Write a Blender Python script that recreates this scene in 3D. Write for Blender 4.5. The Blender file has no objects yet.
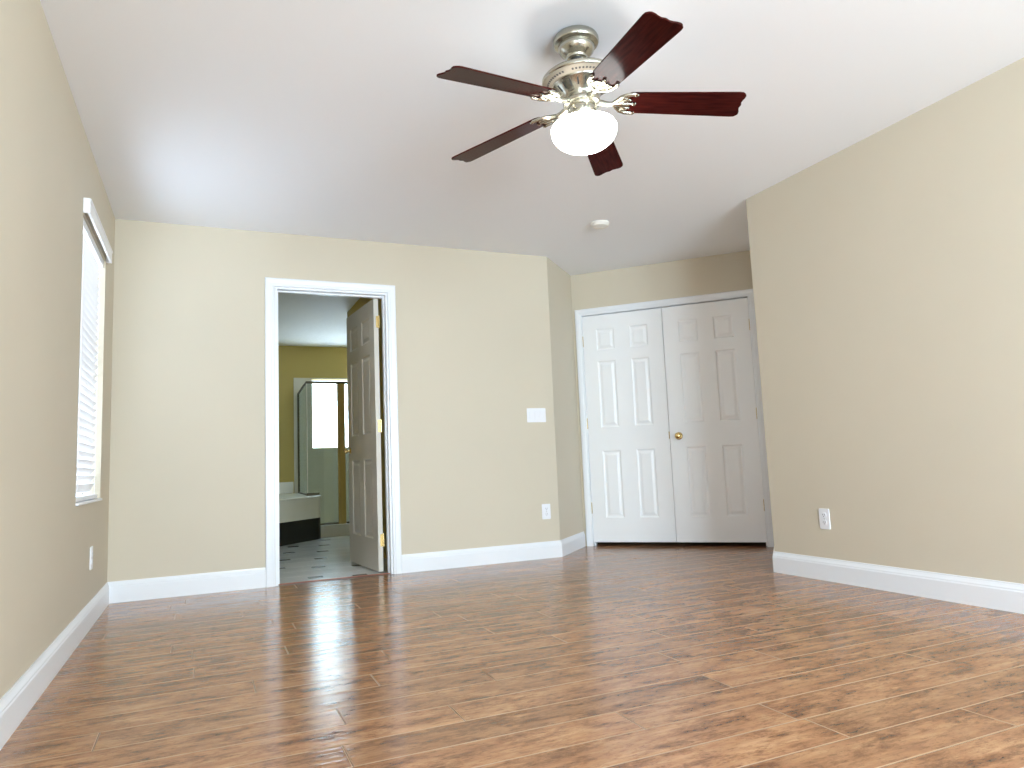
import bpy, bmesh, math, random
from mathutils import Vector, Matrix
random.seed(7)
S = bpy.context.scene
C = S.collection
PI = math.pi
Q = math.sqrt(.5)

# ------------------------------------------------------------------ camera
H = 2.4284                      # ceiling height
CAM_H = .7468
yaw, pitch, roll, fpx = .4141, .1119, -.0419, 704.913
cr = Vector((math.cos(yaw), -math.sin(yaw), 0))
cf = Vector((math.sin(yaw)*math.cos(pitch), math.cos(yaw)*math.cos(pitch), math.sin(pitch)))
cu = cr.cross(cf)
r2 = math.cos(roll)*cr + math.sin(roll)*cu
u2 = -math.sin(roll)*cr + math.cos(roll)*cu
cam = bpy.data.cameras.new('camera')
cam.sensor_width = 36; cam.lens = 36*fpx/1024; cam.clip_start = .02
co = bpy.data.objects.new('camera', cam); C.objects.link(co)
M = Matrix((r2, u2, -cf)).transposed().to_4x4(); M.translation = (0, 0, CAM_H)
co.matrix_world = M
S.camera = co

# ------------------------------------------------------------------ world, exposure
EXPOSURE = 0.0
WORLD_STRENGTH = 42.0
w = bpy.data.worlds.new('daylight'); S.world = w; w.use_nodes = True
bg = w.node_tree.nodes['Background']
bg.inputs[0].default_value = (.81, .935, 1.08, 1); bg.inputs[1].default_value = WORLD_STRENGTH
S.view_settings.view_transform = 'Standard'; S.view_settings.look = 'None'
S.view_settings.exposure = EXPOSURE; S.view_settings.gamma = 1
S.view_settings.use_curve_mapping = False
S.cycles.use_denoising = True
S.cycles.max_bounces = 12; S.cycles.diffuse_bounces = 8; S.cycles.glossy_bounces = 5
S.cycles.transparent_max_bounces = 16
S.cycles.sample_clamp_indirect = 6
S.cycles.caustics_reflective = False; S.cycles.caustics_refractive = False

def portal(name, loc, rot, sx, sy):
    """daylight entering through a window opening (portal: guides sky light only)"""
    l = bpy.data.lights.new(name, 'AREA'); l.shape = 'RECTANGLE'; l.size = sx; l.size_y = sy
    l.cycles.is_portal = True
    o = bpy.data.objects.new(name, l); C.objects.link(o); o.location = loc; o.rotation_euler = rot
    return o

# room plan -----------------------------------------------------------
XL, YB, XC, T, XR, YR = -.538, 5.056, 2.5814, .6786, 3.2991, 3.5084
YREAR = -2.7
WT = .12
IX, IY = XC + T*Q, YB + T*Q         # inner corner of alcove
BY = 9.69                           # far wall of the bathroom
BXR = 2.32                          # bathroom inner right
portal('added_rear_window_daylight', (1.05, YREAR-.06, 1.15), (PI/2, 0, 0), 1.3, 1.8)  # portals of the two added windows behind the camera
portal('added_rear_window_daylight', (2.5, YREAR-.06, 1.15), (PI/2, 0, 0), 1.3, 1.8)
portal('side_window_daylight', (XL-.11, 4.22, 1.33), (0, -PI/2, 0), 1.4, .84)
portal('side_window_daylight', (XL-.11, -.75, 1.33), (0, -PI/2, 0), 1.4, 1.6)  # portal of the added, unseen side window
portal('bathroom_window_daylight', (1.79, BY+.08, 1.52), (-PI/2, 0, 0), .92, .92)

# ------------------------------------------------------------------ materials
def mat(name, col=(.8,.8,.8), rough=.5, metal=0, spec=.5, coat=0, coat_rough=.1, emit=None, bump=None, aniso=0):
    m = bpy.data.materials.new(name); m.use_nodes = True
    n = m.node_tree.nodes; b = n['Principled BSDF']
    b.inputs['Base Color'].default_value = (*col, 1); b.inputs['Roughness'].default_value = rough
    b.inputs['Metallic'].default_value = metal; b.inputs['Specular IOR Level'].default_value = spec
    b.inputs['Coat Weight'].default_value = coat; b.inputs['Coat Roughness'].default_value = coat_rough
    b.inputs['Anisotropic'].default_value = aniso
    if emit:
        b.inputs['Emission Color'].default_value = (*emit[0], 1); b.inputs['Emission Strength'].default_value = emit[1]
    if bump:
        scale, strength, dist, detail = bump
        tc = n.new('ShaderNodeTexCoord'); t = n.new('ShaderNodeTexNoise'); t.inputs['Scale'].default_value = scale
        t.inputs['Detail'].default_value = detail
        bp = n.new('ShaderNodeBump'); bp.inputs['Strength'].default_value = strength; bp.inputs['Distance'].default_value = dist
        L = m.node_tree.links
        L.new(tc.outputs['Object'], t.inputs['Vector']); L.new(t.outputs['Fac'], bp.inputs['Height'])
        L.new(bp.outputs['Normal'], b.inputs['Normal'])
    return m

def mottled(m, col1, col2, scale, lo=.35, hi=.65, stretch=(1, 1, 1), detail=4):
    """procedural colour variation of the thing's own surface"""
    n = m.node_tree.nodes; L = m.node_tree.links; b = n['Principled BSDF']
    tc = n.new('ShaderNodeTexCoord'); mp = n.new('ShaderNodeMapping'); mp.inputs['Scale'].default_value = stretch
    t = n.new('ShaderNodeTexNoise'); t.inputs['Scale'].default_value = scale; t.inputs['Detail'].default_value = detail
    r = n.new('ShaderNodeValToRGB'); r.color_ramp.elements[0].position = lo; r.color_ramp.elements[1].position = hi
    r.color_ramp.elements[0].color = (*col1, 1); r.color_ramp.elements[1].color = (*col2, 1)
    L.new(tc.outputs['Object'], mp.inputs['Vector']); L.new(mp.outputs[0], t.inputs['Vector'])
    L.new(t.outputs['Fac'], r.inputs[0]); L.new(r.outputs[0], b.inputs['Base Color'])
    return m

WALLC = (.60, .54, .43)
m_wall = mottled(mat('beige_wall_paint', WALLC, .6, spec=.3, bump=(90, .12, .002, 3)), tuple(c*.985 for c in WALLC), tuple(c*1.015 for c in WALLC), 1.3)
m_ceil = mat('ceiling_paint', (.88, .90, .94), .8, spec=.2, bump=(60, .15, .002, 3))
m_bceil = mat('bathroom_ceiling_texture', (.78, .8, .78), .7, spec=.3, bump=(14, .5, .01, 4))
m_trim = mat('white_trim_paint', (.80, .825, .86), .3, spec=.5)
m_door = mat('white_door_paint', (.86, .87, .88), .32, spec=.5, bump=(40, .04, .001, 4))
m_bdoor = mat('darkened_white_door_paint', (.62, .58, .51), .35, spec=.5)  # white door paint coloured darker and warmer to keep the lit leaf dim
m_bwall = mottled(mat('yellow_bathroom_paint', (.56, .43, .14), .6, spec=.3, bump=(80, .12, .002, 3)), (.55, .42, .135), (.57, .44, .145), 1.4)
m_brass = mat('polished_brass', (.78, .58, .25), .22, metal=1)
m_plastic = mat('white_plastic', (.82, .83, .87), .35)
m_detector = mat('beige_white_plastic', (.80, .77, .71), .4)
m_dark = mat('dark_slot', (.02, .02, .02), .6)
m_band = mat('darkened_nickel', (.30, .26, .21), .6, metal=.6)  # underside band coloured darker to hold down the bowl's glare
m_nickel = mat('brushed_nickel', (.47, .45, .38), .25, metal=1, bump=(6, .03, .001, 2))
m_cherry = mottled(mat('dark_cherry_blade', (.04, .006, .006), .14, spec=.05), (.024, .004, .004), (.056, .009, .007), 9, .3, .7, (1, 9, 1))
m_cherry_edge = mat('blade_edge', (.02, .008, .006), .4)
m_bowl = mat('lit_frosted_glass', (.95, .95, .93), .4, emit=((.98, 1, .96), 14.0))
m_slat = mat('white_blind_slat', (.87, .87, .88), .4)
m_vinyl = mat('white_window_vinyl', (.85, .86, .87), .4)
m_black = mat('near_black', (.006, .006, .007), .3)  # near-black colour for the lower band of the tub front
m_tile = mottled(mat('pale_wall_tile', (.74, .71, .60), .25), (.71, .68, .56), (.77, .74, .64), 2.5)
m_btile = mottled(mat('white_floor_tile', (.72, .75, .77), .16, bump=(7, .08, .003, 3)), (.72, .75, .78), (.86, .87, .89), 3.2)
m_insert = mat('dark_tile_insert', (.045, .05, .055), .2)
m_grout = mat('tile_grout', (.42, .44, .45), .7)
m_gold = mat('gold_shower_frame', (.66, .47, .16), .35, metal=.85)
m_bronze = mat('dark_bronze_frame', (.12, .10, .06), .4, metal=.7)
m_thresh = mat('reddish_threshold', (.30, .10, .055), .4)

def glass(name, tint, refl=.06, rough=.02):
    m = bpy.data.materials.new(name); m.use_nodes = True
    n = m.node_tree.nodes; L = m.node_tree.links; n.clear()
    o = n.new('ShaderNodeOutputMaterial'); mx = n.new('ShaderNodeMixShader'); t = n.new('ShaderNodeBsdfTransparent')
    g = n.new('ShaderNodeBsdfGlossy'); t.inputs[0].default_value = (*tint, 1); g.inputs['Roughness'].default_value = rough
    mx.inputs[0].default_value = refl
    L.new(t.outputs[0], mx.inputs[1]); L.new(g.outputs[0], mx.inputs[2]); L.new(mx.outputs[0], o.inputs[0])
    return m
m_pane = glass('clear_window_glass', (.93, .96, .95))
m_dimpane = glass('dimmed_window_glass', (.46, .47, .48))  # grey tint added to cut the daylight behind the blind
m_dimside = glass('dimmed_side_window_glass', (.42, .43, .44))  # tint added to weaken the daylight of the added side window
m_obscure = glass('obscure_window_glass', (.56, .585, .60))
m_shglass = glass('shower_glass', (.86, .90, .88), .08)

# floor laminate
def laminate():
    m = bpy.data.materials.new('hand_scraped_laminate'); m.use_nodes = True
    n = m.node_tree.nodes; L = m.node_tree.links; b = n['Principled BSDF']
    tc = n.new('ShaderNodeTexCoord')
    at = n.new('ShaderNodeAttribute'); at.attribute_name = 'plank'          # per plank random numbers
    sep = n.new('ShaderNodeSeparateColor'); L.new(at.outputs['Color'], sep.inputs[0])
    off = n.new('ShaderNodeVectorMath'); off.operation = 'MULTIPLY_ADD'; off.inputs[1].default_value = (17, 9, 31)
    L.new(at.outputs['Color'], off.inputs[0]); L.new(tc.outputs['Object'], off.inputs[2])
    def noise(scale, stretch, detail=5, rough=.55, dist=0):
        mp = n.new('ShaderNodeMapping'); mp.inputs['Scale'].default_value = stretch
        t = n.new('ShaderNodeTexNoise'); t.inputs['Scale'].default_value = scale; t.inputs['Detail'].default_value = detail
        t.inputs['Roughness'].default_value = rough; t.inputs['Distortion'].default_value = dist
        L.new(off.outputs[0], mp.inputs['Vector']); L.new(mp.outputs[0], t.inputs['Vector']); return t
    def ramp(src, stops):
        r = n.new('ShaderNodeValToRGB'); e = r.color_ramp.elements
        e[0].position, e[0].color = stops[0][0], (*stops[0][1], 1); e[1].position, e[1].color = stops[-1][0], (*stops[-1][1], 1)
        for p_, c_ in stops[1:-1]:
            k = e.new(p_); k.color = (*c_, 1)
        L.new(src, r.inputs[0]); return r
    def mix(a, bb, fac, mode='MULTIPLY'):
        x = n.new('ShaderNodeMix'); x.data_type = 'RGBA'; x.blend_type = mode
        if isinstance(fac, float): x.inputs[0].default_value = fac
        else: L.new(fac, x.inputs[0])
        L.new(a, x.inputs[6]); L.new(bb, x.inputs[7]); return x.outputs[2]
    base = ramp(noise(4.5, (.9, 3.2, 1), 8, .68, 0).outputs['Fac'], [(.32, (.27, .124, .060)), (.5, (.38, .195, .097)), (.66, (.49, .275, .143))])
    fine = ramp(noise(7, (.6, 5.5, 1), 8, .7, 0).outputs['Fac'], [(.3, (.72, .66, .60)), (.55, (1, 1, 1)), (.8, (1.12, 1.08, 1.0))])
    knots = ramp(noise(5.2, (1.1, 3.0, 1), 12, .78, 0).outputs['Fac'], [(.36, (.34, .28, .25)), (.44, (.66, .60, .56)), (.52, (1, 1, 1))])
    specks = ramp(noise(26, (.8, 2.4, 1), 8, .8, 0).outputs['Fac'], [(.38, (.52, .45, .40)), (.47, (1, 1, 1)), (.7, (1.08, 1.06, 1.04))])
    tone = ramp(sep.outputs[0], [(0, (.86, .84, .82)), (1, (1.12, 1.10, 1.08))])
    c = mix(base.outputs[0], fine.outputs[0], 1.0); c = mix(c, knots.outputs[0], 1.0); c = mix(c, specks.outputs[0], .8); c = mix(c, tone.outputs[0], 1.0)
    L.new(c, b.inputs['Base Color'])
    b.inputs['Roughness'].default_value = .18; b.inputs['Specular IOR Level'].default_value = .5
    b.inputs['Coat Weight'].default_value = .0
    # scraped ripple running along each plank + soft undulation
    t1 = noise(5, (.6, 13, 1), 3, .5); t2 = noise(2.2, (1, 1.6, 1), 2, .5)
    ad = n.new('ShaderNodeMath'); ad.operation = 'MULTIPLY_ADD'; ad.inputs[1].default_value = .9
    L.new(t2.outputs['Fac'], ad.inputs[0]); L.new(t1.outputs['Fac'], ad.inputs[2])
    wv = n.new('ShaderNodeTexWave'); wv.bands_direction = 'Y'; wv.inputs['Scale'].default_value = 11; wv.inputs['Distortion'].default_value = 2.2
    wv.inputs['Detail'].default_value = 2; wv.inputs['Detail Scale'].default_value = .35; L.new(off.outputs[0], wv.inputs['Vector'])
    a2 = n.new('ShaderNodeMath'); a2.operation = 'MULTIPLY_ADD'; a2.inputs[1].default_value = .18
    L.new(wv.outputs['Fac'], a2.inputs[0]); L.new(ad.outputs[0], a2.inputs[2]); ad = a2
    bp = n.new('ShaderNodeBump'); bp.inputs['Strength'].default_value = .30; bp.inputs['Distance'].default_value = .004
    L.new(ad.outputs[0], bp.inputs['Height']); L.new(bp.outputs['Normal'], b.inputs['Normal']); L.new(bp.outputs['Normal'], b.inputs['Coat Normal'])
    return m
m_floor = laminate()
m_bevel = mat('plank_bevel', (.39, .235, .135), .3)
m_groove = mat('plank_groove', (.09, .045, .022), .5)

# ------------------------------------------------------------------ mesh helpers
def obj(name, bm, ms, parent=None, smooth=False, bevel=0):
    me = bpy.data.meshes.new(name)
    bmesh.ops.recalc_face_normals(bm, faces=bm.faces)
    bm.to_mesh(me); bm.free()
    for m in (ms if isinstance(ms, (list, tuple)) else [ms]): me.materials.append(m)
    if smooth:
        me.shade_smooth()
    o = bpy.data.objects.new(name, me); C.objects.link(o)
    if parent: o.parent = parent
    if bevel:
        bv = o.modifiers.new('bevel', 'BEVEL'); bv.width = bevel; bv.segments = 2; bv.limit_method = 'ANGLE'; bv.angle_limit = .6
    if smooth:
        try:
            me.set_sharp_from_angle(angle=math.radians(38))
        except Exception:
            pass
    return o

def tag(o, label, cat, group=None, kind=None):
    o['label'] = label; o['category'] = cat
    if group: o['group'] = group
    if kind: o['kind'] = kind
    return o

def empty(name, loc=(0, 0, 0), rotz=0, label=None, cat=None, group=None, kind=None):
    o = bpy.data.objects.new(name, None); C.objects.link(o); o.location = loc; o.rotation_euler = (0, 0, rotz); o.empty_display_size = .1
    if label: tag(o, label, cat, group, kind)
    return o

def box(bm, x0, x1, y0, y1, z0, z1, mi=0, mtx=None):
    v = [bm.verts.new((x, y, z)) for z in (z0, z1) for x, y in ((x0, y0), (x1, y0), (x1, y1), (x0, y1))]
    if mtx: 
        for q in v: q.co = mtx @ q.co
    for f in ((0,1,2,3), (7,6,5,4), (0,4,5,1), (1,5,6,2), (2,6,7,3), (3,7,4,0)):
        bm.faces.new([v[i] for i in f]).material_index = mi
    return v

def prism(bm, poly, z0, z1, mi=0, mtx=None):
    a = [bm.verts.new((x, y, z0)) for x, y in poly]; b = [bm.verts.new((x, y, z1)) for x, y in poly]
    if mtx:
        for q in a+b: q.co = mtx @ q.co
    n = len(poly)
    fs = [bm.faces.new(a[::-1]), bm.faces.new(b)] + [bm.faces.new((a[i], a[(i+1) % n], b[(i+1) % n], b[i])) for i in range(n)]
    for f in fs: f.material_index = mi
    return a+b

def lathe(bm, prof, seg=48, mtx=None, cap=True, mi=0):
    rings = []
    for r, z in prof:
        if r < 1e-5:
            rings.append([bm.verts.new((0, 0, z))])
        else:
            rings.append([bm.verts.new((r*math.cos(2*PI*i/seg), r*math.sin(2*PI*i/seg), z)) for i in range(seg)])
    for a, b in zip(rings, rings[1:]):
        for i in range(seg):
            j = (i+1) % seg
            if len(a) == 1 and len(b) == 1: continue
            if len(a) == 1: f = bm.faces.new((a[0], b[i], b[j]))
            elif len(b) == 1: f = bm.faces.new((a[i], a[j], b[0]))
            else: f = bm.faces.new((a[i], a[j], b[j], b[i]))
            f.material_index = mi
    if cap:
        for rg in (rings[0], rings[-1]):
            if len(rg) > 1: bm.faces.new(rg).material_index = mi
    if mtx:
        for rg in rings:
            for v in rg: v.co = mtx @ v.co

def tube(bm, pts, rad, seg=10, mi=0):
    pts = [Vector(p) for p in pts]; rings = []
    rads = rad if isinstance(rad, (list, tuple)) else [rad]*len(pts)
    for i, p in enumerate(pts):
        d = (pts[min(i+1, len(pts)-1)] - pts[max(i-1, 0)]).normalized()
        a = d.cross(Vector((0, 0, 1)))
        if a.length < .05: a = d.cross(Vector((0, 1, 0)))
        a.normalize(); b = d.cross(a)
        rings.append([bm.verts.new(p + rads[i]*(math.cos(2*PI*k/seg)*a + math.sin(2*PI*k/seg)*b)) for k in range(seg)])
    for A, B in zip(rings, rings[1:]):
        for k in range(seg): bm.faces.new((A[k], A[(k+1) % seg], B[(k+1) % seg], B[k])).material_index = mi
    bm.faces.new(rings[0]).material_index = mi; bm.faces.new(rings[-1]).material_index = mi

def B(): return bmesh.new()

def struct(name, bm, ms, label=None, cat=None, **k):
    o = obj(name, bm, ms, **k); o['kind'] = 'structure'
    if label: o['label'] = label; o['category'] = cat
    return o

# ------------------------------------------------------------------ room shell
SLAB_X0, SLAB_X1, SLAB_Y0, SLAB_Y1 = XL-.14, 5.4, YREAR-.14, BY+.14
bm = B()
box(bm, SLAB_X0, SLAB_X1, SLAB_Y0, 5.10, -.06, -.0015, 1)
box(bm, BXR+.06, SLAB_X1, 5.10, 7.2, -.06, -.0015, 1)
lay = bm.loops.layers.float_color.new('plank')
PW = .157; y0 = 1.43
known = {0: 1.55, 2: 1.127, 4: .71, 5: .39, 6: .935, 7: .565, 14: .41, -1: 1.98}
LEN = 1.215
def plank(xa, xb, ya, yb):
    g = .0009; e = .0024; d = .0013
    rnd = (random.random(), random.random(), random.random(), 1)
    xs = (xa+g, xb-g); ys = (ya+g, yb-g)
    lo = [bm.verts.new((x, y, -d)) for x, y in ((xs[0], ys[0]), (xs[1], ys[0]), (xs[1], ys[1]), (xs[0], ys[1]))]
    hi = [bm.verts.new((x, y, 0)) for x, y in ((xs[0]+e, ys[0]+e), (xs[1]-e, ys[0]+e), (xs[1]-e, ys[1]-e), (xs[0]+e, ys[1]-e))]
    fs = [bm.faces.new(hi)] + [bm.faces.new((lo[i], lo[(i+1) % 4], hi[(i+1) % 4], hi[i])) for i in range(4)]
    for f in fs:
        f.material_index = 0 if f is fs[0] else 2
        for l in f.loops: l[lay] = rnd
for r in range(-20, 27):
    ya, yb = y0 + r*PW, y0 + (r+1)*PW
    if ya < YREAR-.1: continue
    j = known.get(r, random.uniform(0, LEN))
    lim0 = XL-.05 if ya < 5.0 else BXR+.1
    lim1 = 4.4
    if ya < 5.09 and yb > 5.12 : yb = min(yb, 5.12) if lim0 < 0 else yb
    j -= LEN*math.ceil((j-lim0)/LEN)
    x = j
    while x < lim1:
        a, b_ = max(x, lim0), min(x+LEN, lim1)
        if b_-a > .03: plank(a, b_, ya, yb)
        x += LEN
struct('floor', bm, [m_floor, m_groove, m_bevel], 'glossy brown hand-scraped laminate plank floor of the empty bedroom', 'floor')

bm = B(); box(bm, SLAB_X0, SLAB_X1, SLAB_Y0, YB+.06, H, H+.12); box(bm, BXR+.06, SLAB_X1, YB+.06, 7.2, H, H+.12)
struct('ceiling', bm, m_ceil, 'flat white bedroom ceiling that carries the fan', 'ceiling')
bm = B(); box(bm, SLAB_X0, BXR+.06, YB+.06, SLAB_Y1, H, H+.12)
struct('ceiling_bathroom', bm, m_bceil, 'textured white bathroom ceiling seen through the open doorway', 'ceiling')

# left wall with window opening (bedroom part), continuing as the bathroom's
WY0, WY1, WZ0, WZ1 = 3.80, 4.64, .635, 2.03
bm = B()
x0, x1 = XL-WT, XL
LY0, LY1 = -1.55, .05  # opening of the added side window
box(bm, x0, x1, YREAR-WT, LY0, 0, H); box(bm, x0, x1, LY1, WY0, 0, H); box(bm, x0, x1, LY0, LY1, 0, WZ0); box(bm, x0, x1, LY0, LY1, WZ1, H)
box(bm, x0, x1, WY1, YB+WT, 0, H)
box(bm, x0, x1, WY0, WY1, 0, WZ0); box(bm, x0, x1, WY0, WY1, WZ1, H)
struct('wall_left', bm, m_wall, 'beige wall with the blind-covered window', 'wall')
bm = B(); box(bm, x0, x1, YB+WT, BY+WT, 0, H)
struct('wall_bathroom_left', bm, m_bwall, 'yellow side wall of the bathroom', 'wall')

# back wall with the bathroom doorway.
DX0, DX1, DZ = .44, 1.239, 2.04          # casing edge
JX0, JX1, JZ = .461, 1.226, 2.026         # jamb faces
bm = B()
box(bm, XL, JX0-.019, YB, YB+WT, 0, H); box(bm, JX0-.019, JX1+.019, YB, YB+WT, JZ+.019, H)
prism(bm, [(JX1+.019, YB), (XC, YB), (XC-.05, YB+WT), (JX1+.019, YB+WT)], 0, H)
struct('wall_back', bm, m_wall, 'beige wall with the bathroom doorway', 'wall')
# bathroom side face of that wall
# alcove short wall (45 degrees)
bm = B(); nx, ny = -Q, Q
prism(bm, [(XC, YB), (IX, IY), (IX+nx*WT, IY+ny*WT), (XC-.05, YB+WT)], 0, H)
struct('wall_alcove_left', bm, m_wall, 'short angled beige wall beside the closet doors', 'wall')
# closet wall, local frame: s along (Q,-Q), outward normal (Q,Q)
def CW(s, d=0, z=0): return Vector((IX + s*Q + d*Q, IY - s*Q + d*Q, z))      # d>0 = into the closet
CM = Matrix(((Q, Q, 0, IX), (-Q, Q, 0, IY), (0, 0, 1, 0), (0, 0, 0, 1)))      # local (s, d, z) -> world
S0, S1, CZ = .085, 1.514, 2.04
SE = 1.597
bm = B()
box(bm, -.0, S0-.019, 0, WT, 0, H, mtx=CM); box(bm, S1+.019, SE+.0, 0, WT, 0, H, mtx=CM); box(bm, S0-.019, S1+.019, 0, WT, CZ+.019, H, mtx=CM)
struct('wall_closet', bm, m_wall, 'angled beige wall above the white closet doors', 'wall')
# return wall
bm = B()
RX, RY = IX+SE*Q, IY-SE*Q
prism(bm, [(XR, YR), (RX+1.3*Q, RY+1.3*Q), (RX+1.3*Q+Q*WT, RY+1.3*Q-Q*WT), (XR+WT, YR-.05)], 0, H)
struct('wall_alcove_right', bm, m_wall, 'beige return wall hidden behind the corner', 'wall')
bm = B(); prism(bm, [(XR, YREAR-WT), (XR+WT, YREAR-WT), (XR+WT, YR-.05), (XR, YR)], 0, H)
struct('wall_right', bm, m_wall, 'long beige wall with a single outlet', 'wall')
# closet enclosure
bm = B()
box(bm, BXR+WT, 5.2, 7.0, 7.0+WT, 0, H); box(bm, 5.2, 5.2+WT, 5.2, 7.0+WT, 0, H); 
struct('wall_closet_back', bm, m_wall, 'inner walls of the closet', 'wall')
# bathroom right and far wall
bm = B(); box(bm, BXR, BXR+WT, YB+WT, BY+WT, 0, H)
struct('wall_bathroom_right', bm, m_bwall, 'yellow bathroom wall behind the open door', 'wall')
bm = B(); box(bm, 1.40, 1.40+WT, YB+WT, 7.5, 0, H)  # unseen wall, added so the gap behind the door stays dark
struct('wall_bathroom_added_partition', bm, m_bwall, 'yellow partition wall added behind the open bathroom door to darken its gap', 'wall')
BWX0, BWX1, BWZ0, BWZ1 = 1.318, 2.25, 1.045, 1.982
bm = B()
box(bm, XL, BWX0, BY, BY+WT, 0, H); box(bm, BWX1, BXR, BY, BY+WT, 0, H)
box(bm, BWX0, BWX1, BY, BY+WT, 0, BWZ0); box(bm, BWX0, BWX1, BY, BY+WT, BWZ1, H)
struct('wall_bathroom_back', bm, m_bwall, 'yellow far wall of the bathroom with the bright window', 'wall')
# rear wall, behind the camera, with two unseen windows added to bring in daylight
RW = [(.40, 1.70), (1.85, 3.15)]
RZ0, RZ1 = .25, 2.05
bm = B()
xs = [XL] + [v for a in RW for v in a] + [XR]
for i in range(0, len(xs), 2): box(bm, xs[i], xs[i+1], YREAR-WT, YREAR, 0, H)
for a, b_ in RW:
    box(bm, a, b_, YREAR-WT, YREAR, 0, RZ0); box(bm, a, b_, YREAR-WT, YREAR, RZ1, H)
struct('wall_rear', bm, m_wall, 'beige wall with two added daylight windows opposite the doors', 'wall')

# ------------------------------------------------------------------ windows
def window(n, MX, w, h, label, depth=.03, rail=True, pane=m_pane, f=.045):
    """frame in local (x across, y outward, z up)"""
    e = empty('window_%d' % n, label=label, cat='window', kind='structure')
    bm = B()
    box(bm, 0, w, 0, depth, 0, f, mtx=MX); box(bm, 0, w, 0, depth, h-f, h, mtx=MX)
    box(bm, 0, f, 0, depth, f, h-f, mtx=MX); box(bm, w-f, w, 0, depth, f, h-f, mtx=MX)
    obj('window_frame', bm, m_vinyl, e, bevel=.003)
    if rail:
        bm = B(); box(bm, f, w-f, .002, depth-.002, h/2-.02, h/2+.02, mtx=MX); obj('meeting_rail', bm, m_vinyl, e, bevel=.002)
    bm = B(); box(bm, f-.005, w-f+.005, depth/2-.002, depth/2+.002, f-.005, h-f+.005, mtx=MX); obj('window_pane', bm, pane, e)
    return e
ML = Matrix(((0, -1, 0, XL-.085), (1, 0, 0, WY0), (0, 0, 1, WZ0), (0, 0, 0, 1)))
e1 = window(1, ML, WY1-WY0, WZ1-WZ0, 'window in the beige side wall behind the white blind', pane=m_dimpane)
ML5 = Matrix(((0, -1, 0, XL-.085), (1, 0, 0, LY0), (0, 0, 1, WZ0), (0, 0, 0, 1)))
window(5, ML5, LY1-LY0, WZ1-WZ0, 'uncovered window added for daylight in the same side wall as the blind', pane=m_dimside)  # unseen window, added to light the right wall and closet
bm = B(); box(bm, XL-.085, XL+.012, WY0+.002, WY1-.002, WZ0-.0, WZ0+.012); obj('window_sill', bm, m_trim, e1, bevel=.003)
for k, (a, b_) in enumerate(RW):
    MR = Matrix(((1, 0, 0, a), (0, -1, 0, YREAR-.08), (0, 0, 1, RZ0), (0, 0, 0, 1)))
    window(3+k, MR, b_-a, RZ1-RZ0, 'tall white-framed window added for daylight in the wall opposite the doors, %s' % ('nearer the blind-covered window', 'nearer the wall with the single outlet')[k])
MB_ = Matrix(((1, 0, 0, BWX0), (0, 1, 0, BY+.05), (0, 0, 1, BWZ0), (0, 0, 0, 1)))
window(2, MB_, BWX1-BWX0, BWZ1-BWZ0, 'bright window over the shower at the far end of the bathroom', rail=False, pane=m_obscure, f=.018)

# ------------------------------------------------------------------ window blind
bl = empty('window_blind', (XL, 4.22, WZ0+.012), label='white horizontal slat blind with a valance hanging in the side window', cat='window blind')
def rel(o, e):      # parent keeping world placement for an un-rotated empty
    o.parent = e; o.location = -Vector(e.location)
    return o
bm = B()
VX = XL+.031
box(bm, VX-.012, VX, 3.78, 4.66, 2.022, 2.096); box(bm, XL+.001, VX-.012, 3.78, 3.79, 2.022, 2.096); box(bm, XL+.001, VX-.012, 4.65, 4.66, 2.022, 2.096)
box(bm, VX, VX+.004, 3.782, 4.658, 2.082, 2.094)
rel(obj('valance', bm, m_slat, bevel=.0015), bl)
bm = B(); box(bm, XL-.065, XL-.008, WY0+.006, WY1-.006, 1.985, 2.026); rel(obj('head_rail', bm, m_slat, bevel=.002), bl)
pivot = XL-.038
zs = []
z = 1.955
while z > WZ0+.055:
    zs.append(z); z -= .0415
slat_me = None
for z in zs:
    if slat_me is None:
        bm = B(); n = 6; top = []; bot = []
        for i in range(n+1):
            u = -.025+.05*i/n; c = .003*(1-(u/.025)**2)
            top.append((u, c+.0013)); bot.append((u, c-.0013))
        sec = top+bot[::-1]
        A = [bm.verts.new((u, WY0+.008, c)) for u, c in sec]; Bv = [bm.verts.new((u, WY1-.008, c)) for u, c in sec]
        k = len(sec)
        for i in range(k): bm.faces.new((A[i], A[(i+1) % k], Bv[(i+1) % k], Bv[i]))
        bm.faces.new(A); bm.faces.new(Bv)
        so = obj('slat', bm, m_slat, smooth=True); slat_me = so.data
    else:
        so = bpy.data.objects.new('slat', slat_me); C.objects.link(so)
    so.parent = bl; so.location = Vector((pivot, 0, z)) - Vector(bl.location); so.rotation_euler = (0, math.radians(-60), 0)
bm = B(); box(bm, pivot-.025, pivot+.025, WY0+.008, WY1-.008, WZ0+.016, WZ0+.036); rel(obj('bottom_rail', bm, m_slat, bevel=.003), bl)
for yy in (WY0+.13, WY1-.13):
    bm = B()
    for dx in (-.024, .024): tube(bm, [(pivot+dx, yy, WZ0+.036), (pivot+dx, yy, 1.99)], .0011, 6)
    rel(obj('ladder_cord', bm, m_slat), bl)

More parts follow.
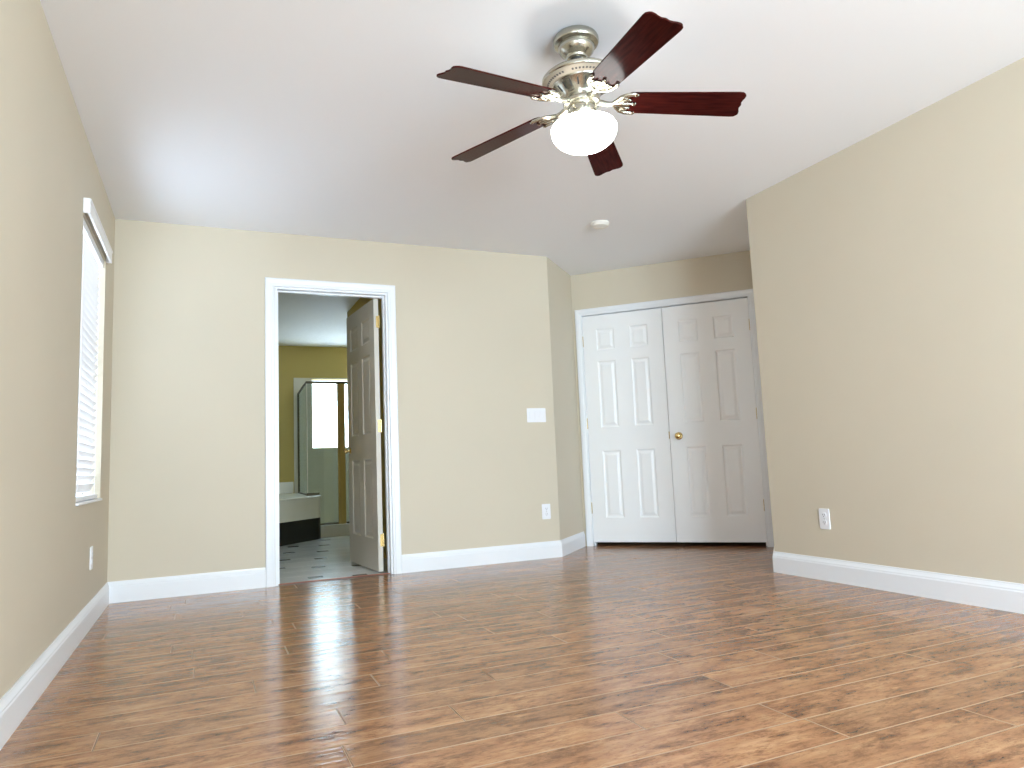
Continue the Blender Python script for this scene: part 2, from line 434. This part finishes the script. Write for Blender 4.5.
# ------------------------------------------------------------------ baseboards
prof = [(0, 0), (.015, 0), (.015, .092), (.0125, .098), (.0125, .103), (.008, .112), (.005, .120), (.004, .128), (0, .128)]
def base(name, A_, B_, nA, nB, label):
    """A_,B_ end points on the wall; nA,nB mitre vectors per unit depth"""
    bm = B()
    a = [bm.verts.new((A_[0]+nA[0]*d, A_[1]+nA[1]*d, z)) for d, z in prof]; b_ = [bm.verts.new((B_[0]+nB[0]*d, B_[1]+nB[1]*d, z)) for d, z in prof]
    k = len(prof)
    for i in range(k): bm.faces.new((a[i], a[(i+1) % k], b_[(i+1) % k], b_[i]))
    bm.faces.new(a); bm.faces.new(b_)
    return struct('baseboard_'+name, bm, m_trim, label, 'baseboard')
t225 = math.tan(PI/8)
base('left', (XL, YREAR), (XL, YB), (1, 1), (1, -1), 'white baseboard under the blind-covered window')
base('back_left', (XL, YB), (.379, YB), (1, -1), (0, -1), 'short white baseboard between the room corner and the bathroom doorway')
base('back', (1.300, YB), (XC, YB), (0, -1), (t225, -1), 'white baseboard under the light switch beside the bathroom doorway')
base('alcove_left', (XC, YB), (IX, IY), (t225, -1), (0, -2*Q), 'very short angled white baseboard beside the closet doors')
base('alcove_right', (RX, RY), (XR, YR), (-2*Q, 0), (-1, t225), 'white baseboard on the hidden return wall of the alcove')
base('right', (XR, YR), (XR, YREAR), (-1, t225), (-1, 1), 'long white baseboard on the wall with a single outlet')
base('rear', (XR, YREAR), (XL, YREAR), (-1, 1), (1, 1), 'white baseboard below the two added rear windows')

# ------------------------------------------------------------------ door casings
cprof = [(0, 0), (0, .009), (.004, .013), (.016, .013), (.022, .0155), (.040, .0175), (.054, .0175), (.060, .013), (.060, 0)]
def casing(x0, x1, zt, MX, parent):
    bm = B(); rings = []
    for (cx_, cz_, sx, sz) in ((x0, 0, -1, 0), (x0, zt, -1, 1), (x1, zt, 1, 1), (x1, 0, 1, 0)):
        rings.append([bm.verts.new(MX @ Vector((cx_+sx*t, -d, cz_+sz*t))) for t, d in cprof])
    for a, b_ in zip(rings, rings[1:]):
        for i in range(len(cprof)-1): bm.faces.new((a[i], a[i+1], b_[i+1], b_[i]))
        bm.faces.new((a[-1], a[0], b_[0], b_[-1]))
    bm.faces.new(rings[0]); bm.faces.new(rings[-1])
    return obj('door_casing', bm, m_trim, parent)
def jamb(x0, x1, zt, MX, parent, stop):
    bm = B(); j = .019
    box(bm, x0-j, x0, 0, WT, 0, zt, mtx=MX); box(bm, x1, x1+j, 0, WT, 0, zt, mtx=MX); box(bm, x0-j, x1+j, 0, WT, zt, zt+j, mtx=MX)
    if stop:
        a, b_ = stop; s = .011
        box(bm, x0, x0+s, a, b_, 0, zt-s, mtx=MX); box(bm, x1-s, x1, a, b_, 0, zt-s, mtx=MX); box(bm, x0, x1, a, b_, zt-s, zt, mtx=MX)
    return obj('door_jamb', bm, m_trim, parent)

def panel_door(w, h, t, cols, rows):
    """six raised panels on both faces; local x across, y 0..t, z up"""
    bm = B()
    xs = sorted({0, w} | {v for c in cols for v in c}); zs_ = sorted({0, h} | {v for r in rows for v in r})
    for side in (0, 1):
        y = 0 if side == 0 else t; sg = 1 if side == 0 else -1
        for i in range(len(xs)-1):
            for j in range(len(zs_)-1):
                x0, x1, z0, z1 = xs[i], xs[i+1], zs_[j], zs_[j+1]
                if (x0, x1) in cols and (z0, z1) in rows:
                    steps = [(0, 0), (.006, .006), (.012, .0085), (.020, .0085), (.040, .0025)]
                    prev = None
                    for ins, dep in steps:
                        rg = [bm.verts.new((a, y+sg*dep, b_)) for a, b_ in ((x0+ins, z0+ins), (x1-ins, z0+ins), (x1-ins, z1-ins), (x0+ins, z1-ins))]
                        if prev:
                            for k in range(4): bm.faces.new((prev[k], prev[(k+1) % 4], rg[(k+1) % 4], rg[k]))
                        prev = rg
                    bm.faces.new(prev)
                else:
                    bm.faces.new([bm.verts.new((a, y, b_)) for a, b_ in ((x0, z0), (x1, z0), (x1, z1), (x0, z1))])
    for a, b_, c, d in (((0,0),(0,t),(0,0),0),):
        pass
    for f in (((0,0,0),(w,0,0),(w,t,0),(0,t,0)), ((0,0,h),(w,0,h),(w,t,h),(0,t,h)), ((0,0,0),(0,t,0),(0,t,h),(0,0,h)), ((w,0,0),(w,t,0),(w,t,h),(w,0,h))):
        bm.faces.new([bm.verts.new(v) for v in f])
    bmesh.ops.remove_doubles(bm, verts=bm.verts, dist=1e-5)
    return bm

def knob_set(parent, x, z, t, faces=(1, 1), m=m_brass, k_=1):
    """brass door knob on face y=0 (toward -y) and y=t"""
    k = None
    for side, on in enumerate(faces):
        if not on: continue
        sg = -1 if side == 0 else 1; y = 0 if side == 0 else t
        MX = Matrix.Translation((x, y, z)) @ Matrix.Rotation(-sg*PI/2, 4, 'X') @ Matrix.Scale(k_, 4)
        bm = B()
        lathe(bm, [(.032, 0), (.032, .004), (.028, .008), (.014, .010), (.011, .016), (.011, .028), (.016, .034), (.024, .040), (.0275, .050), (.026, .058), (.020, .064), (.010, .067), (0, .068)], 28, MX)
        o = obj('door_knob', bm, m, parent, smooth=True); o['label'] = 'round polished brass knob'
    return

def hinge(parent, MX, h=.09):
    bm = B()
    bmesh_m = MX
    lathe(bm, [(.0, -h/2-.004), (.004, -h/2-.003), (.0062, -h/2), (.0062, h/2), (.004, h/2+.003), (0, h/2+.004)], 12, MX)
    box(bm, -.028, .004, .001, .0035, -h/2, h/2, mtx=MX)
    box(bm, .0, .018, .001, .0035, -h/2, h/2, mtx=MX)
    o = obj('hinge', bm, m_brass, parent); o['label'] = 'brass hinge'
    return o

# bathroom door
d1 = empty('door_1', label='white six-panel door standing open in the cased bathroom doorway', cat='door', kind='structure')
MD = Matrix.Translation((0, YB, 0))
casing(DX0, DX1, DZ, MD, d1); jamb(JX0, JX1, JZ, MD, d1, (.045, .082))
# bathroom side casing
MD2 = Matrix(((1, 0, 0, 0), (0, -1, 0, YB+WT), (0, 0, 1, 0), (0, 0, 0, 1)))
o = casing(DX0, DX1, DZ, MD2, d1)
lw, lt, lh = .755, .035, 2.008
rows = [(.225, .81), (1.005, 1.60), (1.70, 1.885)]
bm = panel_door(lw, lh, lt, [(.115, .325), (.435, .645)], rows)
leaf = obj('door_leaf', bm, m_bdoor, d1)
ang = math.radians(94.8)       # leaf runs from its hinge edge into the bathroom
# local x -> direction (-.084,.996); local y (0..t) -> to the jamb
dx, dy = math.cos(ang), math.sin(ang)
LM = Matrix(((dx, dy, 0, 1.158), (dy, -dx, 0, YB+.098), (0, 0, 1, .012), (0, 0, 0, 1)))
leaf.matrix_local = LM
knob_set(leaf, .695, .89, lt, (1, 1), m_brass, .78)
for z in (.22, 1.05, 1.83):
    hm = Matrix.Translation((-.004, lt+.006, z)) @ Matrix.Rotation(-PI/2, 4, 'Z')
    bm = B()
    lathe(bm, [(0, -.05), (.006, -.047), (.0062, -.045), (.0062, .045), (.006, .047), (0, .05)], 12, Matrix.Translation((-.003, lt+.005, z)))
    box(bm, -.0025, .0, .016, lt, z-.044, z+.044)
    o = obj('hinge', bm, m_brass, leaf); o['label'] = 'brass hinge on the door edge'

# threshold strip
bm = B(); box(bm, DX0-.0, DX1+.0, 5.098, 5.128, -.002, .004)
struct('trim_1', bm, m_thresh, 'thin reddish strip where the laminate meets the bathroom tile', 'threshold', bevel=.0015)

# closet double doors
d2 = empty('door_2', label='white double closet doors with six panels each and a brass knob', cat='closet doors', kind='structure')
casing(S0, S1, CZ, CM, d2); jamb(S0, S1, CZ, CM, d2, (.040, .052))
crow = [(.208, .788), (.992, 1.582), (1.682, 1.872)]
lw2 = (S1-S0)/2-.004
for k in (0, 1):
    cols = [(.121, .283), (.422, .581)] if k == 0 else [(lw2-.581, lw2-.422), (lw2-.290, lw2-.128)]
    bm = panel_door(lw2, 1.998, .035, cols, crow)
    lf = obj('door_leaf', bm, m_door, d2)
    sx = S0+.002 if k == 0 else (S0+S1)/2+.002
    lf.matrix_local = CM @ Matrix.Translation((sx, .003, .034))
    lf['label'] = 'closet door without a knob' if k == 0 else 'closet door with the brass knob'
    for z in (.294, 1.034, 1.771):
        hx = -.003 if k == 0 else lw2+.003
        bm = B()
        lathe(bm, [(0, -.05), (.005, -.047), (.0058, -.044), (.0058, .044), (.005, .047), (0, .05)], 12, Matrix.Translation((hx, -.006, z)))
        box(bm, hx-.003, hx+.003, -.006, .002, z-.044, z+.044)
        o = obj('hinge', bm, m_brass, lf); o['label'] = 'brass hinge'
    if k == 1: knob_set(lf, .075, .884, .035, (1, 0))
    else:
        bm = B(); box(bm, lw2-.004, lw2+.001, -.0015, .004, .865, .925); o = obj('strike_plate', bm, m_brass, lf); o['label'] = 'small brass strike plate'

# ------------------------------------------------------------------ outlets, switch, smoke detector
def rounded(bm, w, h, d, MX, r=.006, mi=0, z0=0):
    pts = []
    for cx_, cy_, a0 in ((w/2-r, h/2-r, 0), (-w/2+r, h/2-r, PI/2), (-w/2+r, -h/2+r, PI), (w/2-r, -h/2+r, 3*PI/2)):
        for i in range(5):
            a = a0+i*PI/8; pts.append((cx_+r*math.cos(a), cy_+r*math.sin(a)))
    prism(bm, pts, z0, z0+d, mi, MX)
def outlet(loc, normal, label):
    e = empty('wall_outlet', loc, label=label, cat='electrical outlet', group='duplex outlets low on the beige walls')
    n = Vector(normal); up = Vector((0, 0, 1)); r = up.cross(n)
    MX = Matrix((r, up, n)).transposed().to_4x4()
    bm = B(); rounded(bm, .074, .118, .006, MX, .007); obj('cover_plate', bm, m_plastic, e, bevel=.0015)
    for zc in (.021, -.021):
        bm = B(); rounded(bm, .034, .030, .003, MX @ Matrix.Translation((0, zc, 0)), .011, 0, .006)
        rc = obj('receptacle', bm, m_plastic, e)
        bm = B()
        for sx in (-.0065, .0065): box(bm, sx-.0012, sx+.0012, zc-.001, zc+.008, .0088, .0093, mtx=MX)
        lathe(bm, [(.0026, .0088), (.0026, .0093)], 12, MX @ Matrix.Translation((0, zc-.007, 0)))
        obj('socket_slots', bm, m_dark, rc)
    bm = B(); lathe(bm, [(.003, .006), (.0025, .0072), (0, .0074)], 12, MX); obj('screw', bm, m_nickel, e)
    return e
outlet((XR, 3.086, .352), (-1, 0, 0), 'white duplex outlet low on the long bare wall beyond the closet corner')
outlet((2.469, YB, .359), (0, -1, 0), 'white duplex outlet on the wall below the triple light switch')
outlet((XL, 4.325, .348), (1, 0, 0), 'white duplex outlet on the wall under the window blind')
e = empty('light_switch', (2.421, YB, 1.118), label='wide white triple light switch plate beside the angled wall corner', cat='light switch')
MX = Matrix(((1, 0, 0, 0), (0, 0, -1, 0), (0, 1, 0, 0), (0, 0, 0, 1)))
bm = B(); rounded(bm, .165, .112, .006, MX, .006); obj('cover_plate', bm, m_plastic, e, bevel=.0015)
for sx in (-.046, 0, .046):
    bm = B(); MM = MX @ Matrix.Translation((sx, 0, .006)) @ Matrix.Rotation(.06, 4, 'X')
    rounded(bm, .032, .066, .004, MM, .002); obj('rocker', bm, m_plastic, e, bevel=.001)

e = empty('smoke_detector', (2.587, 4.205, H), label='round white smoke detector on the ceiling near the closet', cat='smoke detector')
bm = B(); lathe(bm, [(.066, 0), (.067, -.006), (.067, -.012), (.064, -.015), (.062, -.015)], 48); obj('base_ring', bm, m_detector, e, smooth=True)
bm = B(); lathe(bm, [(.062, -.013), (.062, -.018), (.056, -.027), (.032, -.033), (0, -.034)], 48); obj('dome_cover', bm, m_detector, e, smooth=True)
bm = B(); lathe(bm, [(.006, -.032), (.006, -.0355), (0, -.036)], 16, Matrix.Translation((.02, 0, 0))); obj('test_button', bm, m_detector, e, smooth=True)

# ------------------------------------------------------------------ ceiling fan
hang = Vector((1.3386, 2.2702, H))
fan = empty('ceiling_fan', hang, label='five-blade ceiling fan with dark cherry blades, nickel motor and a glowing glass bowl', cat='ceiling fan')
Wx = Vector((-.0297, -.0066, 1)).normalized(); Ux = (Vector((1, 0, 0)) - Wx*Wx.x).normalized(); Vx = Wx.cross(Ux)
TM = Matrix((Ux, Vx, Wx)).transposed().to_4x4()            # the fan hangs a hair off plumb
COFF = Vector((.013, .028, 0)); CT = Matrix.Translation(COFF)
bm = B(); lathe(bm, [(.080, 0), (.086, -.005), (.090, -.014), (.0905, -.026), (.087, -.034), (.077, -.038), (.072, -.040), (.072, -.047), (.073, -.051), (.068, -.064), (.056, -.078), (.045, -.085), (.041, -.089), (.040, -.096), (.033, -.099), (.020, -.099)], 56, CT, cap=False)
obj('canopy', bm, m_nickel, fan, smooth=True)
bm = B(); lathe(bm, [(0, -.07), (.020, -.075), (.029, -.090), (.030, -.098), (.024, -.110), (.014, -.114)], 32, CT); obj('hanger_ball', bm, m_dark, fan, smooth=True)
bm = B(); tube(bm, [COFF+Vector((0, 0, -.10)), TM @ Vector((0, 0, -.185))], .0125, 24); obj('downrod', bm, m_nickel, fan, smooth=True)
bm = B(); lathe(bm, [(0, -.155), (.022, -.156), (.024, -.170), (.050, -.176), (.110, -.180), (.140, -.186), (.149, -.194), (.150, -.204), (.147, -.209), (.142, -.212),
                     (.112, -.222), (.111, -.227), (.108, -.230), (.072, -.266), (.071, -.272), (.069, -.278), (.066, -.284), (0, -.285)], 72, TM)
for f in bm.faces:
    r_ = [Vector((v.co @ Ux, v.co @ Vx)).length for v in f.verts]; z_ = [v.co @ Wx for v in f.verts]
    if min(r_) > .1115 and max(z_) < -.2085 and min(r_) < .143: f.material_index = 1
for i in range(20):        # vent slots on the lower cone
    a = 2*PI*i/20
    box(bm, -.014, .014, -.0026, .0026, -.0012, .0012, 2, mtx=TM @ Matrix.Rotation(a, 4, 'Z') @ Matrix.Translation((.0915, 0, -.2468)) @ Matrix.Rotation(math.radians(-45), 4, 'Y'))
for i in range(60):        # pierced band above
    if i % 12 in (0, 1): continue
    a = 2*PI*i/60
    box(bm, -.004, .004, -.0035, .0035, -.0010, .0010, 2, mtx=TM @ Matrix.Rotation(a, 4, 'Z') @ Matrix.Translation((.128, 0, -.2168)) @ Matrix.Rotation(math.radians(-18), 4, 'Y'))
motor = obj('motor_housing', bm, [m_nickel, m_band, m_dark], fan, smooth=True)
# hub, light kit
bm = B(); lathe(bm, [(.060, -.284), (.072, -.288), (.074, -.296), (.072, -.302), (.056, -.306), (.054, -.312), (.057, -.318), (.057, -.340), (.054, -.346), (.062, -.352), (.068, -.360), (.066, -.368), (.050, -.372)], 48, TM)
for i in range(12):
    lathe(bm, [(.0045, 0), (.004, .0025), (0, .0035)], 10, TM @ Matrix.Rotation(2*PI*i/12, 4, 'Z') @ Matrix.Translation((.057, 0, -.329)) @ Matrix.Rotation(PI/2, 4, 'Y'))
kit = obj('light_fitter', bm, m_nickel, fan, smooth=True)
bm = B(); bw = [(.064, -.366), (.078, -.368), (.104, -.374), (.121, -.384), (.1285, -.397), (.127, -.410)]
for i in range(1, 13):
    t = i/12*PI/2; bw.append((.127*math.cos(t), -.410-.077*math.sin(t)))
bw[-1] = (0, bw[-1][1])
lathe(bm, bw, 64, TM)
o = obj('glass_bowl', bm, m_bowl, fan, smooth=True); o['label'] = 'glowing white frosted glass bowl'
bm = B(); lathe(bm, [(.009, -.486), (.008, -.492), (.004, -.497), (0, -.499)], 16, TM); obj('finial', bm, m_bowl, fan, smooth=True)
# blades
a0 = 3.369; LB = .287; DROOP = math.radians(4.6); pitchb = -.2045
def blade_poly():
    w0, w1 = .058, .070
    pts = [(.165, -.030), (.172, -.048), (.190, -w0)]
    pts += [(.600, -w1), (.616, -w1+.002), (.626, -w1+.010)]
    pts += [(.630, -.052), (.629, -.040), (.6245, -.027), (.622, -.015), (.6245, -.006), (.6265, 0), (.6245, .006), (.622, .015), (.6245, .027), (.629, .040), (.630, .052)]
    pts += [(.626, w1-.010), (.616, w1-.002), (.600, w1), (.190, w0), (.172, .048), (.165, .030)]
    return pts
for i in range(5):
    th = a0 - math.radians(72)*i
    BM = TM @ Matrix.Translation((0, 0, -LB)) @ Matrix.Rotation(th, 4, 'Z') @ Matrix.Rotation(DROOP, 4, 'Y') @ Matrix.Rotation(pitchb, 4, 'X')
    bm = B(); prism(bm, blade_poly(), -.003, .003)
    bl_o = obj('fan_blade', bm, m_cherry, fan, bevel=.0012)
    bl_o.matrix_local = BM
    # ornate iron, modelled in the blade's frame
    bm = B()
    zt = -.0035
    tube(bm, [(.052, 0, .001), (.075, 0, -.004), (.100, 0, -.010), (.122, 0, -.010), (.150, 0, -.007)], [.013, .012, .011, .010, .009], 10)
    for s in (-1, 1):
        tube(bm, [(.120, 0, -.006), (.135, .020*s, -.008), (.150, .038*s, -.008), (.172, .050*s, -.007), (.200, .054*s, -.006), (.214, .050*s, -.006)], [.007, .0075, .008, .0075, .007, .005], 8)
        tube(bm, [(.148, .006*s, -.007), (.160, .016*s, -.007), (.176, .024*s, -.007), (.190, .022*s, -.007)], [.006, .006, .0055, .004], 8)
        tube(bm, [(.150, .038*s, -.008), (.162, .030*s, -.008), (.176, .030*s, -.008)], [.006, .005, .004], 8)
    tube(bm, [(.148, 0, -.007), (.175, 0, -.007), (.212, 0, -.006)], [.008, .007, .004], 8)
    prism(bm, [(.140, -.034), (.158, -.044), (.178, -.050), (.182, -.036), (.178, -.024), (.186, -.012), (.192, 0), (.186, .012), (.178, .024), (.182, .036), (.178, .050), (.158, .044), (.140, .034)], -.0075, -.003)
    for (px, py) in ((.205, .052), (.205, -.052), (.203, 0)):
        lathe(bm, [(.0075, 0), (.0075, -.004), (.004, -.007), (0, -.008)], 12, Matrix.Translation((px, py, -.006)))
    io = obj('blade_iron', bm, m_nickel, bl_o, smooth=True); io['label'] = 'scrolled nickel blade bracket'
    # slight trim strip
# ------------------------------------------------------------------ bathroom
# floor with oblong dark inserts
bm = B(); box(bm, XL, BXR, 5.128, BY, -.06, -.001, 2)
box(bm, DX0-.02, DX1+.02, 5.105, 5.13, -.06, -.001, 2)
def clipbox(x0, x1, y0_, y1, z0, z1, mi):
    x0, x1, y0_, y1 = max(x0, XL), min(x1, BXR), max(y0_, 5.129), min(y1, BY)
    if x1-x0 > .01 and y1-y0_ > .01: box(bm, x0, x1, y0_, y1, z0, z1, mi)
# lattice: insert centres = O + i*a + j*b
ax, ay, bx_, by_ = .098, .5455, -.292, .118
O = (.734, 5.281)
for i in range(-3, 12):
    for j in range(-9, 8):
        cx_, cy_ = O[0]+i*ax+j*bx_, O[1]+i*ay+j*by_
        clipbox(cx_-.053, cx_+.053, cy_-.043, cy_+.043, -.001, .0006, 1)
# large tiles under the inserts
ty = 5.13
tj = 0
while ty < BY:
    tx = XL - .1*(tj % 4)
    while tx < BXR:
        clipbox(tx+.0015, tx+.2905, ty+.0015, ty+.2705, -.001, .0, 0); tx += .292
    ty += .2727; tj += 1
struct('floor_bathroom', bm, [m_btile, m_insert, m_grout], 'white bathroom tile floor with small dark inserts', 'floor')

# tub surround
tub = empty('bathtub_surround', (.7, 8.6, 0), label='tiled corner bathtub surround with a black lower band beside the shower', cat='bathtub')
deck = [(XL+.002, 7.22), (.235, 7.22), (1.185, 8.17), (1.215, 8.22), (1.215, BY-.002), (XL+.002, BY-.002)]
apr = [(XL+.002, 7.235), (.229, 7.235), (1.175, 8.180), (1.203, 8.230), (1.203, BY-.003), (XL+.002, BY-.003)]
bm = B(); prism(bm, apr, .0, .235); rel(obj('lower_band', bm, m_black), tub)['label'] = 'black lower band'
bm = B(); prism(bm, apr, .235, .455); rel(obj('tile_apron', bm, m_tile), tub)
bm = B(); prism(bm, deck, .455, .475); rel(obj('deck', bm, m_tile, bevel=.004), tub)
bm = B(); MM = Matrix.Translation((.12, 8.75, .475)) @ Matrix.Rotation(PI/4, 4, 'Z') @ Matrix.Diagonal((1.5, 1, 1, 1))
lathe(bm, [(.42, 0), (.43, .012), (.42, .024), (.38, .026), (.355, .018), (.33, -.006), (.10, -.012), (0, -.012)], 40, MM)
rel(obj('tub_rim', bm, mat('white_acrylic', (.8, .8, .78), .2), smooth=True), tub)
bm = B(); box(bm, XL+.002, 1.076, BY-.012, BY-.001, .476, .625); rel(obj('backsplash', bm, m_tile, bevel=.002), tub)

# shower enclosure
sh = empty('shower_enclosure', (1.6, 8.4, 0), label='framed glass shower enclosure with a gold post under the bright window', cat='shower')
SY = 8.38
bm = B(); box(bm, 1.216, BXR-.002, SY-.045, SY+.055, 0, .135); rel(obj('curb', bm, m_tile, bevel=.005), sh)
bm = B(); box(bm, 1.216, BXR-.002, SY+.055, BY-.002, 0, .04); rel(obj('shower_pan', bm, m_tile), sh)
bm = B()
box(bm, 1.086, BWX0, BY-.012, BY-.001, .476, 1.998); box(bm, BWX0, BXR-.002, BY-.012, BY-.001, .04, BWZ0-.0)
box(bm, 1.216, BWX0, BY-.012, BY-.001, .04, .476)
box(bm, BWX0, BWX1, BY-.012, BY-.001, BWZ1, 1.998); box(bm, BWX1, BXR-.002, BY-.012, BY-.001, BWZ0, 1.998)
box(bm, BXR-.013, BXR-.002, SY+.055, BY-.012,   .04, 1.998)
rel(obj('wall_tile', bm, m_tile), sh)
TZ = 1.79
def sp(w_, ya, yb):      # footprint of a strip of the side panel, which runs slightly askew to the wall
    fx = lambda y: 1.085+(y-SY)*.045
    return [(fx(ya)-w_, ya), (fx(ya)+w_, ya), (fx(yb)+w_, yb), (fx(yb)-w_, yb)]
bm = B(); prism(bm, sp(.012, BY-.036, BY-.012), .477, TZ); prism(bm, sp(.011, SY+.012, BY-.036), TZ-.018, TZ); prism(bm, sp(.010, SY+.012, BY-.036), .477, .492)
rel(obj('side_frame', bm, m_bronze, bevel=.002), sh)
bm = B(); prism(bm, sp(.003, SY+.012, BY-.036), .492, TZ-.018); rel(obj('side_glass', bm, m_shglass), sh)
for nm, bb in (('header_bar', (1.075, BXR-.002, SY-.012, SY+.012, TZ-.028, TZ)), ('deck_rail', (1.075, 1.216, SY-.014, SY+.014, .477, .507)),
               ('bottom_rail', (1.222, 1.43, SY-.012, SY+.012, .136, .156)), ('bottom_rail', (1.52, BXR-.002, SY-.012, SY+.012, .136, .156))):
    bm = B(); box(bm, *bb); rel(obj(nm, bm, m_bronze, bevel=.002), sh)
bm = B(); box(bm, 1.077, 1.090, SY-.010, SY+.010, .507, TZ-.028); rel(obj('corner_bead', bm, m_tile, bevel=.002), sh)
bm = B(); box(bm, 1.090, 1.216, SY-.003, SY+.003, .507, TZ-.028); box(bm, 1.216, 1.43, SY-.003, SY+.003, .156, TZ-.028); rel(obj('front_glass', bm, m_shglass), sh)
bm = B(); box(bm, 1.430, 1.452, SY-.013, SY+.013, .136, TZ-.028); box(bm, 1.4525, 1.515, SY-.020, SY+.010, .136, TZ-.028); rel(obj('gold_post', bm, m_gold, bevel=.003), sh)['label'] = 'gold metal post'
bm = B(); box(bm, 1.516, BXR-.02, SY-.003, SY+.003, .156, TZ-.028); rel(obj('shower_door', bm, m_shglass), sh)
